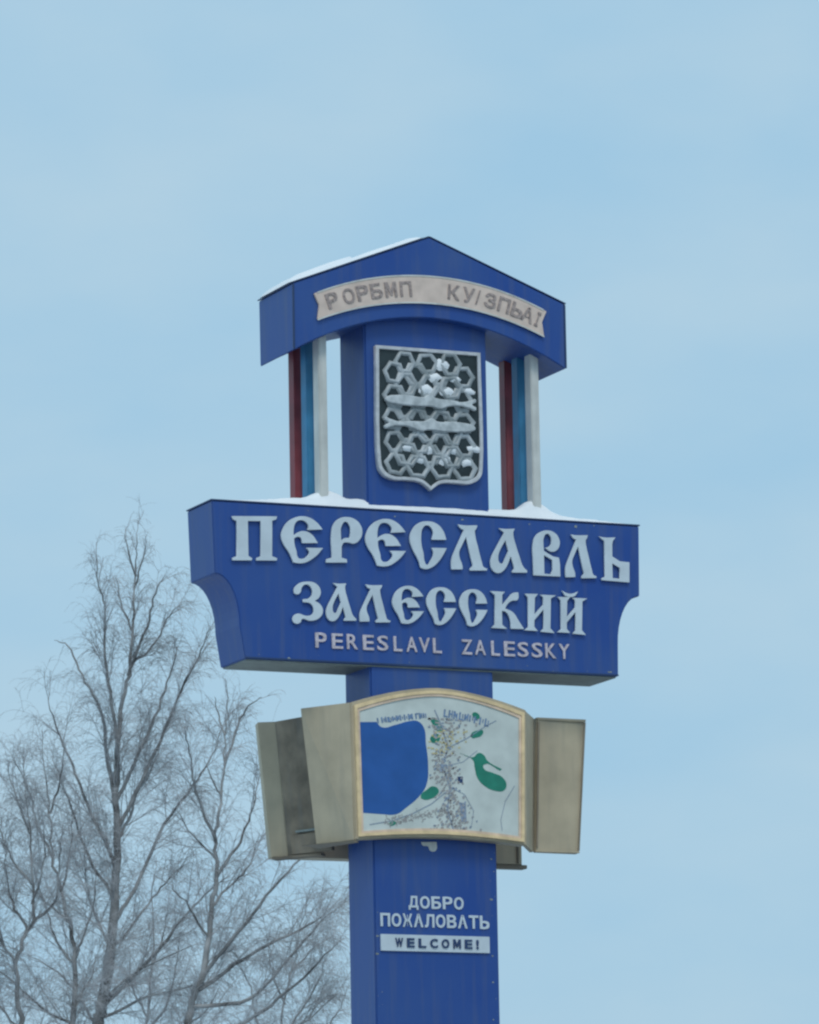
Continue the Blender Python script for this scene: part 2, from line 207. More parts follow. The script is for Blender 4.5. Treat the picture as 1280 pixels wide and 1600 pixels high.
TREES = {'A': ((10.4, 34.71), [[(0.0, 7.86), (0.09, 8.57), (0.24, 9.55), (0.31, 10.63), (0.31, 11.71), (0.4, 12.71), (0.52, 13.34), (0.57, 13.98), (0.62, 14.71), (0.64, 15.17), (0.66, 15.48)], [(0.31, 9.78), (0.56, 10.2), (0.99, 11.1), (1.4, 11.65), (1.65, 12.05), (1.84, 12.59)], [(0.31, 10.81), (0.52, 11.27), (0.6, 11.58), (0.84, 11.98), (0.98, 12.52)], [(0.32, 11.44), (0.57, 11.93), (0.93, 12.72), (1.12, 13.25), (1.22, 13.6)], [(0.3, 10.99), (0.75, 11.83), (1.2, 12.8), (1.5, 13.4), (1.67, 13.8)], [(0.31, 11.8), (0.34, 12.08), (0.28, 12.82), (0.21, 13.33), (0.22, 14.08), (0.14, 14.38), (0.12, 14.93)], [(0.31, 11.35), (0.19, 12.08), (0.08, 12.82), (-0.18, 13.28), (-0.39, 13.73), (-0.57, 13.84)], [(0.49, 13.21), (0.77, 13.86), (0.92, 14.31), (1.07, 14.61)], [(0.6, 14.49), (0.71, 14.8), (0.8, 15.1)], [(0.62, 14.62), (0.51, 14.99), (0.48, 15.27)], [(0.56, 13.85), (0.41, 14.26), (0.34, 14.63)], [(0.52, 13.34), (0.86, 13.61), (1.06, 13.97), (1.27, 14.2)], [(0.31, 10.54), (0.03, 11.09), (-0.24, 11.81), (-0.5, 12.45), (-0.63, 12.91)], [(0.31, 10.0), (-0.07, 10.64), (-0.33, 11.45), (-0.55, 12.0)], [(0.11, 8.57), (0.86, 9.26), (1.21, 9.68), (1.57, 10.03), (1.94, 10.33)], [(0.19, 9.29), (0.6, 9.82), (0.91, 10.26), (1.23, 10.61)], [(0.09, 8.57), (0.45, 8.92), (0.99, 9.18), (1.44, 9.35)], [(0.21, 9.38), (0.02, 9.83), (-0.12, 10.19), (-0.17, 10.73)], [(0.05, 8.22), (-0.26, 8.76), (-0.61, 9.12), (-0.97, 9.35)], [(0.08, 8.4), (0.72, 8.7), (1.26, 8.82), (1.62, 9.08)]]), 'B': ((9.7, 29.55), [[(0.0, 7.44), (0.03, 7.81), (0.11, 8.24), (0.25, 8.56), (0.36, 9.37), (0.42, 9.73), (0.43, 10.36), (0.51, 10.84), (0.55, 11.28), (0.56, 11.65), (0.59, 12.06), (0.58, 12.39)], [(0.42, 9.77), (0.74, 10.27), (0.9, 10.73), (1.01, 11.27)], [(0.36, 9.37), (0.61, 9.68), (0.86, 9.94), (0.97, 10.3)], [(0.42, 10.27), (0.19, 10.87), (0.13, 11.29), (0.05, 11.71)], [(0.51, 10.84), (0.28, 11.29)], [(0.55, 11.24), (0.74, 11.79), (0.87, 12.04), (1.06, 12.16)], [(0.25, 8.51), (0.69, 9.01), (1.19, 9.58), (1.62, 10.0), (1.83, 10.16)], [(0.18, 8.31), (0.93, 8.84), (1.61, 9.2), (2.03, 9.53)], [(0.09, 8.1), (0.84, 8.17), (1.35, 8.66), (1.86, 9.2), (2.07, 9.32)], [(0.03, 7.77), (0.75, 7.84), (1.34, 8.2), (1.85, 8.65), (2.1, 8.86)], [(0.56, 11.65), (0.47, 11.96), (0.43, 12.17)], [(0.42, 10.02), (0.12, 10.36), (-0.09, 10.7)], [(0.31, 9.01), (0.02, 9.44), (-0.21, 9.69)], [(0.02, 7.44), (0.92, 7.59), (1.5, 7.82), (2.01, 8.23)]]), 'C': ((6.05, 25.7), [[(0.0, 7.07), (-0.01, 7.42), (-0.06, 8.19), (0.07, 8.6), (0.13, 8.7), (0.15, 9.16), (0.12, 9.71), (0.06, 10.26), (0.03, 10.73)], [(-0.06, 8.19), (-0.19, 8.39), (-0.33, 8.63), (-0.45, 9.1)], [(0.13, 8.7), (0.42, 8.97), (0.47, 9.39), (0.53, 9.86)], [(0.07, 8.6), (-0.1, 8.93), (-0.17, 9.18), (-0.19, 9.64)], [(0.0, 7.38), (-0.3, 7.77), (-0.49, 8.16)], [(0.13, 8.93), (0.29, 9.39), (0.31, 9.86)], [(0.11, 9.79), (-0.05, 10.26), (-0.17, 10.58)], [(0.15, 9.16), (-0.1, 9.48), (-0.29, 9.95)]]), 'D': ((9.07, 32.01), [[(0.0, 7.63), (0.0, 8.01), (0.03, 8.94), (-0.06, 9.43), (-0.16, 9.85), (-0.26, 10.3), (-0.3, 10.9), (-0.37, 11.51), (-0.4, 12.03)], [(0.03, 8.94), (0.13, 9.21), (0.3, 9.69), (0.33, 10.2)], [(-0.16, 9.85), (-0.03, 10.38), (-0.01, 10.9)], [(-0.26, 10.3), (-0.46, 10.73), (-0.59, 11.25), (-0.8, 11.69)], [(0.03, 8.82), (-0.21, 9.17), (-0.38, 9.69), (-0.51, 10.13)], [(0.0, 8.05), (-0.47, 8.32), (-0.82, 8.67), (-1.07, 8.84)], [(0.01, 8.31), (0.21, 8.65), (0.3, 8.99)], [(-0.3, 10.9), (-0.15, 11.42), (-0.11, 11.85)], [(-0.06, 9.43), (-0.34, 9.69), (-0.64, 9.96)]]), 'E': ((15.65, 41.13), [[(0.0, 7.88), (0.11, 8.46), (0.21, 9.05), (0.34, 9.64), (0.48, 10.23), (0.61, 10.82)], [(0.16, 8.66), (0.51, 9.14), (0.81, 9.63), (0.97, 10.12)], [(0.11, 8.46), (-0.18, 9.06), (-0.27, 9.55), (-0.46, 9.95)], [(0.27, 9.25), (0.07, 9.74), (0.03, 10.24)], [(0.11, 8.46), (0.6, 8.65), (1.0, 9.04), (1.23, 9.52)], [(0.37, 9.74), (0.72, 10.13), (1.02, 10.32)]]), 'F': ((12.54, 38.13), [[(0.0, 7.61), (-0.06, 8.36), (-0.01, 9.11), (0.07, 9.77), (0.04, 10.43), (0.12, 11.0)], [(-0.04, 8.55), (0.25, 8.92), (0.39, 9.48), (0.47, 9.95)], [(-0.04, 8.74), (-0.27, 9.21), (-0.31, 9.78)], [(0.03, 9.49), (0.21, 9.95), (0.28, 10.42)], [(-0.06, 8.17), (0.34, 8.45), (0.81, 8.81), (1.05, 9.19)]])}
YAW = 0.41987

# ------------------------------------------------------------------ the ground: one snowfield to the horizon
def snowfield():
    n = 140; a = np.linspace(-1, 1, n); s = np.sign(a)*(np.abs(a)**3)*2600
    X, Y = np.meshgrid(s, s); v = []
    for x, y in zip(X.ravel(), Y.ravel()):
        z = .25*noise.noise(Vector((x*.05, y*.05, 0)))+.05*noise.noise(Vector((x*.4, y*.4, 3)))
        if abs(x) > 300 or abs(y) > 300: z += 4*noise.noise(Vector((x*.002, y*.002, 9)))
        v.append((x, y+200, z-.05))
    f = [[j*n+i, j*n+i+1, (j+1)*n+i+1, (j+1)*n+i] for j in range(n-1) for i in range(n-1)]
    return pydata('snowy_ground', v, f, True)
tag(obj('snowy_ground', snowfield(), GROUND), kind='structure')

# unseen dark asphalt added to cut bounce light, running past the right of the stele
def road_sheet(name, x0, x1, y0, y1, z, m_):
    ob = obj(name, pydata(name, [(x0, y0, z), (x1, y0, z), (x1, y1, z), (x0, y1, z)], [[0, 1, 2, 3]]), m_, None, (-16.4, -36.5, 0))
    ob.rotation_euler = (0, 0, -YAW-.12); return tag(ob, kind='structure')
road_sheet('road', -3.5, 7.5, -400, 900, .30, ASPHALT)
road_sheet('added_road_edge_line', -3.1, -2.98, -400, 900, .304, LINE); road_sheet('added_road_edge_line', 7.0, 7.12, -400, 900, .304, LINE)

# ------------------------------------------------------------------ the stele
stele = tag(empty('welcome_stele', (0, 0, 0)), 'tall blue town-name stele with gabled head, coat of arms, lettered board and beige map boxes', 'sign')
def part(name, me, m_, parent=stele, label=None, loc=(0, 0, 0)):
    o = obj(name, me, m_, parent, loc)
    if label: o['label'] = label
    return o
pole = part('pole', box('pole', -.5, .5, .02, .49, .1, 10.6, .012), BLUE, label='tall flat blue shaft with rounded corners')
part('plinth', box('plinth', -1.0, 1.0, -.35, .86, -.4, .42, .03), CONC, label='low grey concrete foot of the shaft')
# faint sheet joints on the shaft, proud by 2 mm
for z in (4.6, 2.4): part('joint_strip', box('joint_strip', -.502, .502, .016, .494, z, z+.012, .001), BLUE_DK)

# gabled head with arched soffit
arch = [(-1.112, 10.052)]+[(x, 10.052+.318*(1-abs(x/1.115)**2.0)) for x in np.linspace(-1.05, 1.05, 29)]+[(1.112, 10.052)]
gable = arch+[(1.116, 10.555), (0, 10.989), (-1.116, 10.555)]
roof = part('roof', prism('roof', gable, -.083, .58, .006), BLUE, label='gabled blue head with an arched underside')
def strip(name, a, b, y0, y1, t, m_, parent):
    d = Vector((b[0]-a[0], b[1]-a[1])); d.normalize(); nrm = Vector((-d.y, d.x))
    pts = [(a[0], a[1]), (b[0], b[1]), (b[0]+nrm.x*t, b[1]+nrm.y*t), (a[0]+nrm.x*t, a[1]+nrm.y*t)]
    return part(name, prism(name, pts, y0, y1, .002), m_, parent)
strip('roof_flashing', (0, 10.991), (-1.125, 10.556), -.087, .585, -.009, BLUE_DK, roof)
strip('roof_flashing', (0, 10.991), (1.125, 10.556), -.087, .585, .009, BLUE_DK, roof)
part('corner_seam', box('corner_seam', -1.121, -1.106, -.088, -.078, 10.06, 10.55, .001), BLUE_DK, roof)
part('corner_seam', box('corner_seam', 1.106, 1.121, -.088, -.078, 10.06, 10.55, .001), BLUE_DK, roof)

# ribbon banner following the arch
RB = 2.35
def arc_pt(x, zoff): return (x, 10.585+zoff-(RB-math.sqrt(RB*RB-x*x)))
top = [arc_pt(x, .103) for x in np.linspace(-.955, .955, 25)]
bot = [arc_pt(x, -.103) for x in np.linspace(.93, -.93, 25)]
ribbon = top+[(.915, arc_pt(.915, 0)[1])]+bot+[(-.915, arc_pt(-.915, 0)[1])]
banner = part('ribbon_banner', prism('ribbon_banner', ribbon, -.103, -.0835, .003), BANNER, label='pinkish ribbon with faded brown letters')
# thin paler hem along both long edges
for zo in (.097, -.109):
    up_ = [arc_pt(x, zo+.008) for x in np.linspace(-.93, .93, 25)]; lo_ = [arc_pt(x, zo-.004) for x in np.linspace(.93, -.93, 25)]
    part('ribbon_hem', prism('ribbon_hem', up_+lo_, -.107, -.1035, .001), WPOST, banner)
for ch, x in list(zip('РОРБМП', (-.79, -.66, -.55, -.44, -.325, -.205)))+list(zip('КУ/ЗПЬАІ', (.18, .30, .375, .475, .585, .69, .775, .855))):
    w = .096 if ch not in '/І' else .03
    th = -math.asin(x/RB)
    me = sans(ch, .115, w, .006, 0 if ch in 'ЬР' else .018)
    c = Vector(arc_pt(x, -.060))
    o = obj('letter', me, BROWNT, banner, (c.x-w/2*math.cos(th), -.104, c.y-w/2*math.sin(th))); o.rotation_euler = (0, -th, 0)

# tricolour posts: white in front, light blue, red behind, on each side of the shaft
for sx0 in (-.838, .905):
    for y, dx, m_, lb in ((.085, 0, WPOST, 'white'), (.265, -.024, SKYB, 'light blue'), (.445, -.048, RED, 'dark red')):
        sx = sx0+dx; part('post', box('post', sx-.034, sx+.034, y-.055, y+.055, 8.88, 10.22, .006), m_, label=lb+' square post of the tricolour row')

# coat of arms
def shield_outline(k=1.0):
    cx, cz = 0.0, 9.63
    pts = [(-.425, 10.14, 0), (.425, 10.14, 0), (.425, 9.27, 1), (.405, 9.19, 1), (.33, 9.14, 1), (.20, 9.135, 1), (.08, 9.125, 1), (.03, 9.095, 1), (0, 9.07, 0),
           (-.03, 9.095, 1), (-.08, 9.125, 1), (-.20, 9.135, 1), (-.33, 9.14, 1), (-.405, 9.19, 1), (-.425, 9.27, 1)]
    return [(cx+(x-cx)*k, cz+(z-cz)*(1-(1-k)*.82), s) for x, z, s in pts]
shield = part('coat_of_arms', flat('coat_of_arms', [shield_outline(.99)], .03, .002), DARKM, loc=(0, .019, 0), label='dark shield with a silver rim, fish scales and two fish')
part('shield_rim', flat('shield_rim', [shield_outline(1.0), shield_outline(.958)], .045, .004), SILVER, shield, loc=(0, 0, 0))
def ring(name, rx, rz, t, d=.014):
    n = 6; v = []; f = []
    for k, (s, y) in enumerate(((1, 0), (1-t*.35, -d), (1-t*.9, -d), (1-t*1.25, 0))):
        for i in range(n*2):
            a = 2*math.pi*i/(n*2); q = 1+.09*math.cos(6*a)
            v.append((rx*s*q*math.cos(a), y, rz*s*q*math.sin(a)))
    for k in range(3):
        for i in range(12): f.append([k*12+i, k*12+(i+1) % 12, (k+1)*12+(i+1) % 12, (k+1)*12+i])
    return pydata(name, v, f, True)
ring_me = ring('scale', .104, .096, .33); ring_me.materials.append(SCALE)
def inside(x, z): return abs(x) < .345 and 9.20 < z < 10.07
kz = 0
for r_ in range(11):
    z = 10.035-r_*.0875
    for c_ in range(-3, 4):
        x = c_*.187+(.0935 if r_ % 2 else 0)+.0
        if inside(x, z) and not abs(z-9.735) < .028 and not abs(z-9.555) < .028:
            o = obj('scale', ring_me, None, shield, (x+random.uniform(-.008, .008), -.033, z+random.uniform(-.006, .006)))
            o.rotation_euler = (0, random.uniform(-.15, .15), 0); o.scale = (random.uniform(.84, 1.06), random.uniform(.6, 1.7), random.uniform(.88, 1.12))
def blob(name, rx, rz, d, seed):
    rr = random.Random(seed); v = [(0, -d, rz*.1)]; f = []; n = 10
    for k, (s, y) in enumerate(((.55, -d*.8), (1, 0))):
        for i in range(n):
            a = 2*math.pi*i/n; q = 1+rr.uniform(-.28, .2); v.append((rx*s*q*math.cos(a), y, rz*s*q*math.sin(a)))
    for i in range(n):
        f.append([0, 1+i, 1+(i+1) % n]); f.append([1+i, 11+i, 11+(i+1) % n, 1+(i+1) % n])
    return pydata(name, v, f, True)
for i, (x, z) in enumerate(BRIGHT_SCALES):
    part('bright_scale', blob('bright_scale', .058+.012*math.sin(i*2.3), .036+.008*math.cos(i*1.7), .016, i), SNOW, shield, loc=(min(max(x, -.36), .365), -.036, z))
def fish(name, flip, z0):
    """long low-relief fish with head, back fin and forked tail"""
    s = -1 if flip else 1
    up_ = [(-.36, 0), (-.34, .022), (-.28, .036), (-.18, .042), (-.05, .036), (-.01, .062), (.04, .034), (.16, .022), (.26, .010), (.34, .034), (.37, .045)]
    lo_ = [(.335, .0), (.37, -.040), (.33, -.028), (.25, -.010), (.14, -.026), (.08, -.052), (.02, -.034), (-.10, -.040), (-.20, -.038), (-.29, -.030), (-.345, -.016)]
    me = flat(name, [[(s*x, z*.78, 1) for x, z in up_+lo_]], .022, .008)
    o = part(name, me, FISH, shield, loc=(0, -.036, z0))
    return o
fish('fish', False, 9.735); fish('fish', True, 9.555)

# lettered name board
bo = [(-1.52, 7.733), (1.52, 7.733), (1.53, 8.00)]
def cove(cx0, z0, x1, z1, n=9):      # concave quarter from (cx0,z0) up and out to (x1,z1)
    return [(x1-(x1-cx0)*math.cos(a*math.pi/2/n), z0+(z1-z0)*math.sin(a*math.pi/2/n)) for a in range(n+1)]
right = cove(1.535, 7.98, 1.725, 8.355)
left = [(-x-.01, z) for x, z in right][::-1]
board_o = [(-1.505, 7.733), (1.53, 7.733)]+right+[(1.735, 8.893), (-1.755, 8.893)]+left
board = part('name_board', prism('name_board', board_o, -.004, .478, .006), BLUE, label='wide blue box board with concave lower corners and white town name')
part('top_flashing', box('top_flashing', -1.762, 1.742, -.010, .484, 8.895, 8.906, .002), BLUE_DK, board)
part('soffit', box('soffit', -1.49, 1.515, .012, .466, 7.722, 7.7325, .001), SOFFIT, board, label='bare weathered underside of the board')
part('edge_trim', box('edge_trim', -1.506, 1.531, -.0075, -.0045, 7.735, 7.748, .0005), BLUE_DK, board)
_g = {}
for ch, x0, x1, z0, z1 in BOARD_LETTERS:
    w, h = x1-x0, z1-z0
    base = 'И' if ch == 'Й' else ch
    me = flat('letter', GLYPHS[base], .014, .002, w, h)
    part('letter', me, WHITE, board, label='raised white letter %s' % ch, loc=(x0, -.012, z0))
    if ch == 'Й':
        br = [[(.20, 1.16, 0), (.36, 1.10, 1), (.52, 1.10, 1), (.70, 1.16, 0), (.60, 1.05, 1), (.45, 1.015, 1), (.30, 1.04, 1)]]
        part('letter_breve', flat('letter_breve', br, .014, .002, w, h), WHITE, board, loc=(x0, -.0125, z0))
for ch, x, z0, z1 in LATIN_LETTERS:
    part('small_letter', sans(ch, .112, .088 if ch != 'L' else .07, .012, .012), LATIN, board, loc=(x, -.0045, z0+.004))

# words of welcome on the shaft
def word(s, x0, x1, z, h, m_, parent, y, gap=.18, bold=.02, adv=None):
    n = len(s); cell = (x1-x0)/n; cols = []
    for i, ch in enumerate(s):
        w = cell*(1-gap)
        if ch in '!': w = cell*.22
        obj('letter', sans(ch, h if ch != 'Д' else h*1.12, w, .008, 0 if ch == 'Ь' else bold), m_, parent, (x0+i*cell+cell*gap/2, y, z-(h*.12 if ch == 'Д' else 0)))
word('ДОБРО', -.232, .225, 5.938, .092, WHITE, pole, .019, .16, .03)
word('ПОЖАЛОВАТЬ', -.46, .43, 5.80, .098, WHITE, pole, .019, .14, .03)
plate = part('welcome_plate', box('welcome_plate', -.457, .42, .004, .0195, 5.620, 5.742, .002), WHITE, label='white strip with dark word WELCOME!')
word('WELCOME!', -.36, .385, 5.648, .068, BLUE_DK, plate, .0035, .34, .03)
part('paint_scar', flat('paint_scar', [[(-.115, 6.43, 0), (.01, 6.435, 0), (.008, 6.378, 1), (-.02, 6.362, 1), (-.045, 6.372, 1), (-.06, 6.40, 1), (-.10, 6.405, 1)]], .003), WPOST, label='pale scuffed patch under the map', loc=(0, .019, 0))

fl = random.Random(21); fv = []; ff = []
for i in range(44):
    if i % 2: x, y, z = fl.choice((-1, 1))*fl.uniform(.44, .484), .0185, fl.uniform(5.1, 6.38)
    else: x, y, z = fl.uniform(-1.48, 1.5), -.0056, fl.choice((7.76, 8.87))+fl.gauss(0, .012)
    n = 5; b = len(fv); s_ = fl.choice((.002, .003, .004, .010))*fl.uniform(.6, 1.1)
    for k in range(n):
        a = 2*math.pi*k/n; q = s_*fl.uniform(.5, 1.3); fv.append((x+q*math.cos(a)*1.5, y, z+q*math.sin(a)))
    ff.append(list(range(b, b+n)))
tag(part('paint_chips', pydata('paint_chips', fv, ff), SOFFIT), kind='stuff')

# beige map box
def outline(ins=0.0, n=15, sag=1.0):
    W, H = .711-ins, 0
    b = [(x, 6.415+ins+.04*(1-abs(x/W)**1.8)) for x in np.linspace(-W*.975, W*.965, n)]
    t = [(x, 7.43-ins+.137*(1-abs(x/W)**1.7)) for x in np.linspace(W, -W, n)]
    return b+t
mapbox = part('map_box', prism('map_box', outline(), -.10, .012, .006), BEIGE, label='arched beige front frame holding the town map')
def ringprism(name, i0, i1, y0, y1):
    a, b = outline(i0), outline(i1); n = len(a)
    v = [(x, y, z) for y in (y0, y1) for l in (a, b) for x, z in l]; f = []
    for i in range(n):
        j = (i+1) % n
        f += [[i, j, n+j, n+i], [2*n+i, 3*n+i, 3*n+j, 2*n+j], [i, 2*n+i, 2*n+j, j], [n+i, n+j, 3*n+j, 3*n+i]]
    return bevel(pydata(name, v, f), 0)
part('moulding', ringprism('moulding', .022, .045, -.118, -.101), CREAM, mapbox, label='outer cream moulding')
part('moulding', ringprism('moulding', .046, .064, -.112, -.1012), CREAM2, mapbox, label='inner pinkish moulding')
ms = part('map_sheet', prism('map_sheet', outline(.0645), -.1035, -.1012, 0), MAPBG, mapbox, label='pale printed town map')
Y0 = -.1037
def mshape(name, k, m_, d=.0012, lb=None):
    l = [[(max(-.642, x), z, s) for x, z, s in MAP_SHAPES[k]]]
    return part(name, flat(name, l, d), m_, mapbox, loc=(0, Y0, 0), label=lb)
mshape('map_lake', 'lake', LAKE, lb='large blue lake printed on the map')
for k in ('bird', 'g1', 'g2', 'g3', 'g4', 'g6', 'g7'): mshape('map_park', k, GREEN, .0024)
mshape('map_mark', 'dark', BLUE_DK, .0024); mshape('map_mark', 'g5', GREYM, .0024)
def strokes(name, m_, segs):
    """flat printed line work: (x, z, angle, half length, half width)"""
    v = []; f = []
    for q, (x, z, a, L, T) in enumerate(segs):
        ca, sa = math.cos(a), math.sin(a); b = len(v); y = Y0-.0026-(q % 7)*.00006
        for px, pz in ((-L, -T), (L, -T), (L, T), (-L, T)): v.append((x+px*ca-pz*sa, y, z+px*sa+pz*ca))
        f.append([b, b+1, b+2, b+3])
    o = part(name, pydata(name, v, f), m_, mapbox); o['kind'] = 'stuff'
rr = random.Random(4)
def on_lake(x, z): return x < -.085 and z > 6.60+max(0, (x+.36)*.75)
def density(x, z):      # built-up band east of the lake, wider at the northern and southern ends
    c = .06+.03*math.sin(z*6); w = .10+.09*max(0, (z-7.12)/.2)+.05*max(0, (6.7-z)/.2)
    return math.exp(-((x-c)/w)**2)
blocks = []; blocks_y = []; streets = []
for i in range(2600):                       # town blocks lined up on a bent street grid
    u, w_ = rr.uniform(-.3, .5), rr.uniform(6.50, 7.34)
    if rr.random() > density(u, w_)**1.3 or on_lake(u, w_): continue
    th = .35+.55*math.sin(w_*3.1); ca, sa = math.cos(th), math.sin(th); g = .026
    a_, b_ = u*ca+w_*sa, -u*sa+w_*ca; a_ = (round(a_/g)+rr.uniform(-.12, .12))*g; b_ = (round(b_/g)+rr.uniform(-.12, .12))*g
    x, z = a_*ca-b_*sa, a_*sa+b_*ca
    if z > 7.36 or z < 6.49: continue
    s_ = (x, z, th, rr.uniform(.006, .011), rr.uniform(.004, .007))
    (blocks_y if abs(z-7.16) < .09 and rr.random() < .55 else (streets if rr.random() < .22 else blocks)).append(s_)
strokes('town_blocks', TOWN1, blocks[:560]); strokes('town_blocks', TOWN2, blocks_y[:150]); strokes('street_print', GREYM, streets[:180])
roads = []
def road_line(pts, w=.004):
    for (x0, z0), (x1, z1) in zip(pts, pts[1:]):
        roads.append(((x0+x1)/2, (z0+z1)/2, math.atan2(z1-z0, x1-x0), math.hypot(x1-x0, z1-z0)/2, w/2))
road_line([(-.04, 7.40), (.02, 7.27), (.06, 7.12), (.02, 6.98), (.07, 6.83), (.05, 6.66), (.09, 6.52)], .009)
road_line([(.60, 6.86), (.52, 6.74), (.48, 6.60), (.49, 6.52)]); road_line([(-.58, 6.53), (-.40, 6.565), (-.24, 6.62), (-.08, 6.70), (.05, 6.80)], .006)
road_line([(.06, 7.12), (.22, 7.20), (.38, 7.30), (.46, 7.34)], .006); road_line([(.02, 6.98), (.18, 7.02), (.30, 7.11)])
road_line([(.07, 6.83), (.19, 6.78), (.26, 6.66), (.24, 6.54)])
strokes('road_print', GREYM, roads)
south = []
for i in range(170):
    x = rr.uniform(-.46, .06); south.append((x, 6.555+.10*max(0, x+.42)/.5+rr.gauss(0, .018), rr.choice((.2, 1.77)), rr.uniform(.004, .011), .0028))
strokes('street_print', TOWN1, south)
# the curved heading along the top: worn, no longer legible, only letter-high strokes remain
def heading(x0, x1, fz, h, pitch):
    s_ = []; x = x0
    while x < x1:
        z = fz(x); sl = math.atan((fz(x+.01)-fz(x))/.01)
        s_.append((x, z, math.pi/2+sl, h*rr.uniform(.7, 1)/2, .006))
        k = rr.random()
        if k < .4: s_.append((x+pitch*.3, z+h*.4*rr.choice((-1, 0, 1)), sl, pitch*.3, .005))
        elif k < .7: s_.append((x+pitch*.3, z, math.pi/2+sl+rr.choice((-.45, .45)), h*.45, .0055))
        if rr.random() < .5: s_.append((x+pitch*.55, z, math.pi/2+sl, h*rr.uniform(.4, .9)/2, .004))
        x += pitch*rr.uniform(.85, 1.1)
    return s_
strokes('worn_heading', HEADM, heading(-.50, -.10, lambda x: 7.305+.14*(x+.5)-.06*(x+.3)**2, .045, .031)+heading(.04, .40, lambda x: 7.385-.12*x-.12*x*x, .062, .042))

# wings swept back from the map frame, and the wider cabinet behind the shaft
def wing(name, a0, b0, a1, b1, z0, z1, t, m_, lb=None, w=.004, parent=stele):
    """upright board between plan points; a0,b0 at the foot, a1,b1 at the top, thickness t to the left of a->b"""
    def four(a, b, z):
        d = Vector((b[0]-a[0], b[1]-a[1])).normalized(); nn = Vector((-d.y, d.x))*t
        return [(a[0], a[1], z), (b[0], b[1], z), (b[0]+nn.x, b[1]+nn.y, z), (a[0]+nn.x, a[1]+nn.y, z)]
    return part(name, hexa(name, four(a0, b0, z0), four(a1, b1, z1), w), m_, parent, lb)
wl = wing('side_panel', (-.700, -.092), (-.835, .30), (-.713, -.092), (-.945, .30), 6.415, 7.43, -.03, BEIGE, 'left swept-back beige panel')
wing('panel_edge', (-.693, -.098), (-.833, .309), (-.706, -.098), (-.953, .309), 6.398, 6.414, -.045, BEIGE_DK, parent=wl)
wr = wing('side_panel', (.690, -.092), (.92, .28), (.705, -.092), (.955, .28), 6.415, 7.43, .03, BEIGE, 'right swept-back beige panel')
pr = wing('end_panel', (.93, .255), (1.292, .27), (.965, .255), (1.372, .27), 6.415, 7.435, .05, BEIGE, 'plain beige end panel on the right', .006)
# raised rim of the end panel
def rim(z0, z1, xa0, xb0, xa1, xb1, y, t=.02):
    return hexa('panel_rim', [(xa0, y-t, z0), (xb0, y-t, z0), (xb0, y, z0), (xa0, y, z0)], [(xa1, y-t, z1), (xb1, y-t, z1), (xb1, y, z1), (xa1, y, z1)], .002)
part('panel_rim', rim(7.415, 7.434, .966, 1.37, .966, 1.372, .256, .008), BEIGE, pr)
part('panel_rim', rim(6.416, 6.432, .93, 1.292, .93, 1.294, .256, .008), BEIGE, pr)
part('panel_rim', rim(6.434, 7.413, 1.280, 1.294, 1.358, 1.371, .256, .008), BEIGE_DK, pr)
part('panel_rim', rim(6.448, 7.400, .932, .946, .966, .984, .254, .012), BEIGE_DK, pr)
# cabinet behind
lowp = [(-.903, 1.0, 6.405), (-.80, .93, 6.405), (1.14, .95, 6.405), (1.21, 1.10, 6.405), (-.88, 1.12, 6.405)]
topp = [(-1.0, 1.0, 7.42), (-.885, .93, 7.42), (1.14, .95, 7.42), (1.21, 1.10, 7.42), (-.97, 1.12, 7.42)]
rear = part('rear_cabinet', hexa('rear_cabinet', lowp, topp, .004), BEIGE, label='beige panel on the far side of the shaft, its left edge in view')
part('panel_rim', hexa('panel_rim', [(x, y, z-.02) for x, y, z in [(-.905, .985, 6.405), (-.66, .62, 6.405), (-.60, .68, 6.405), (-.84, 1.05, 6.405)]], [(x, y, z) for x, y, z in [(-.905, .985, 6.404), (-.66, .62, 6.404), (-.60, .68, 6.404), (-.84, 1.05, 6.404)]], .001), BROWN, rear)
inner = wing('plywood_panel', (-.80, .925), (-.66, .60), (-.885, .925), (-.78, .60), 6.405, 7.42, .02, BROWN, 'bare dark plywood in the gap of the left side', .002)
wing('plywood_panel', (-.665, .60), (-.66, .28), (-.785, .60), (-.86, .30), 6.45, 7.425, .02, BROWN, 'bare dark plywood behind the left panel', .002)
# torn foot of the plywood: a patch block with a pale torn strip above it
wing('patch_board', (-.775, .86), (-.60, .50), (-.79, .86), (-.615, .50), 6.41, 6.555, -.03, BROWN, 'brown patch board at the foot of the plywood', .003)
wing('torn_strip', (-.765, .80), (-.64, .52), (-.767, .80), (-.642, .52), 6.568, 6.584, -.034, SOFFIT, 'pale torn strip above the patch board', .002)
wing('timber_batten', (-.785, .935), (-.765, .905), (-.878, .935), (-.858, .905), 6.43, 7.40, -.012, BEIGE_DK, None, .001)
# right foot of the rear cabinet seen below the map frame
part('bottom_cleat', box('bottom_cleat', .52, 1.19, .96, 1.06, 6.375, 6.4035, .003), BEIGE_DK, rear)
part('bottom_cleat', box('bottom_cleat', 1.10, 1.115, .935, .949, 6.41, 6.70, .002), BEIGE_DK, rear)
# steel brackets that carry the far cabinet and the wings
for z in (6.62, 7.22):
    part('bracket', box('bracket', -.35, .35, .492, .932, z, z+.05, .003), BLUE_DK)
    for s in (-1, 1): part('bracket', box('bracket', min(s*.502, s*.83), max(s*.502, s*.83), .22, .27, z, z+.05, .003), BLUE_DK)

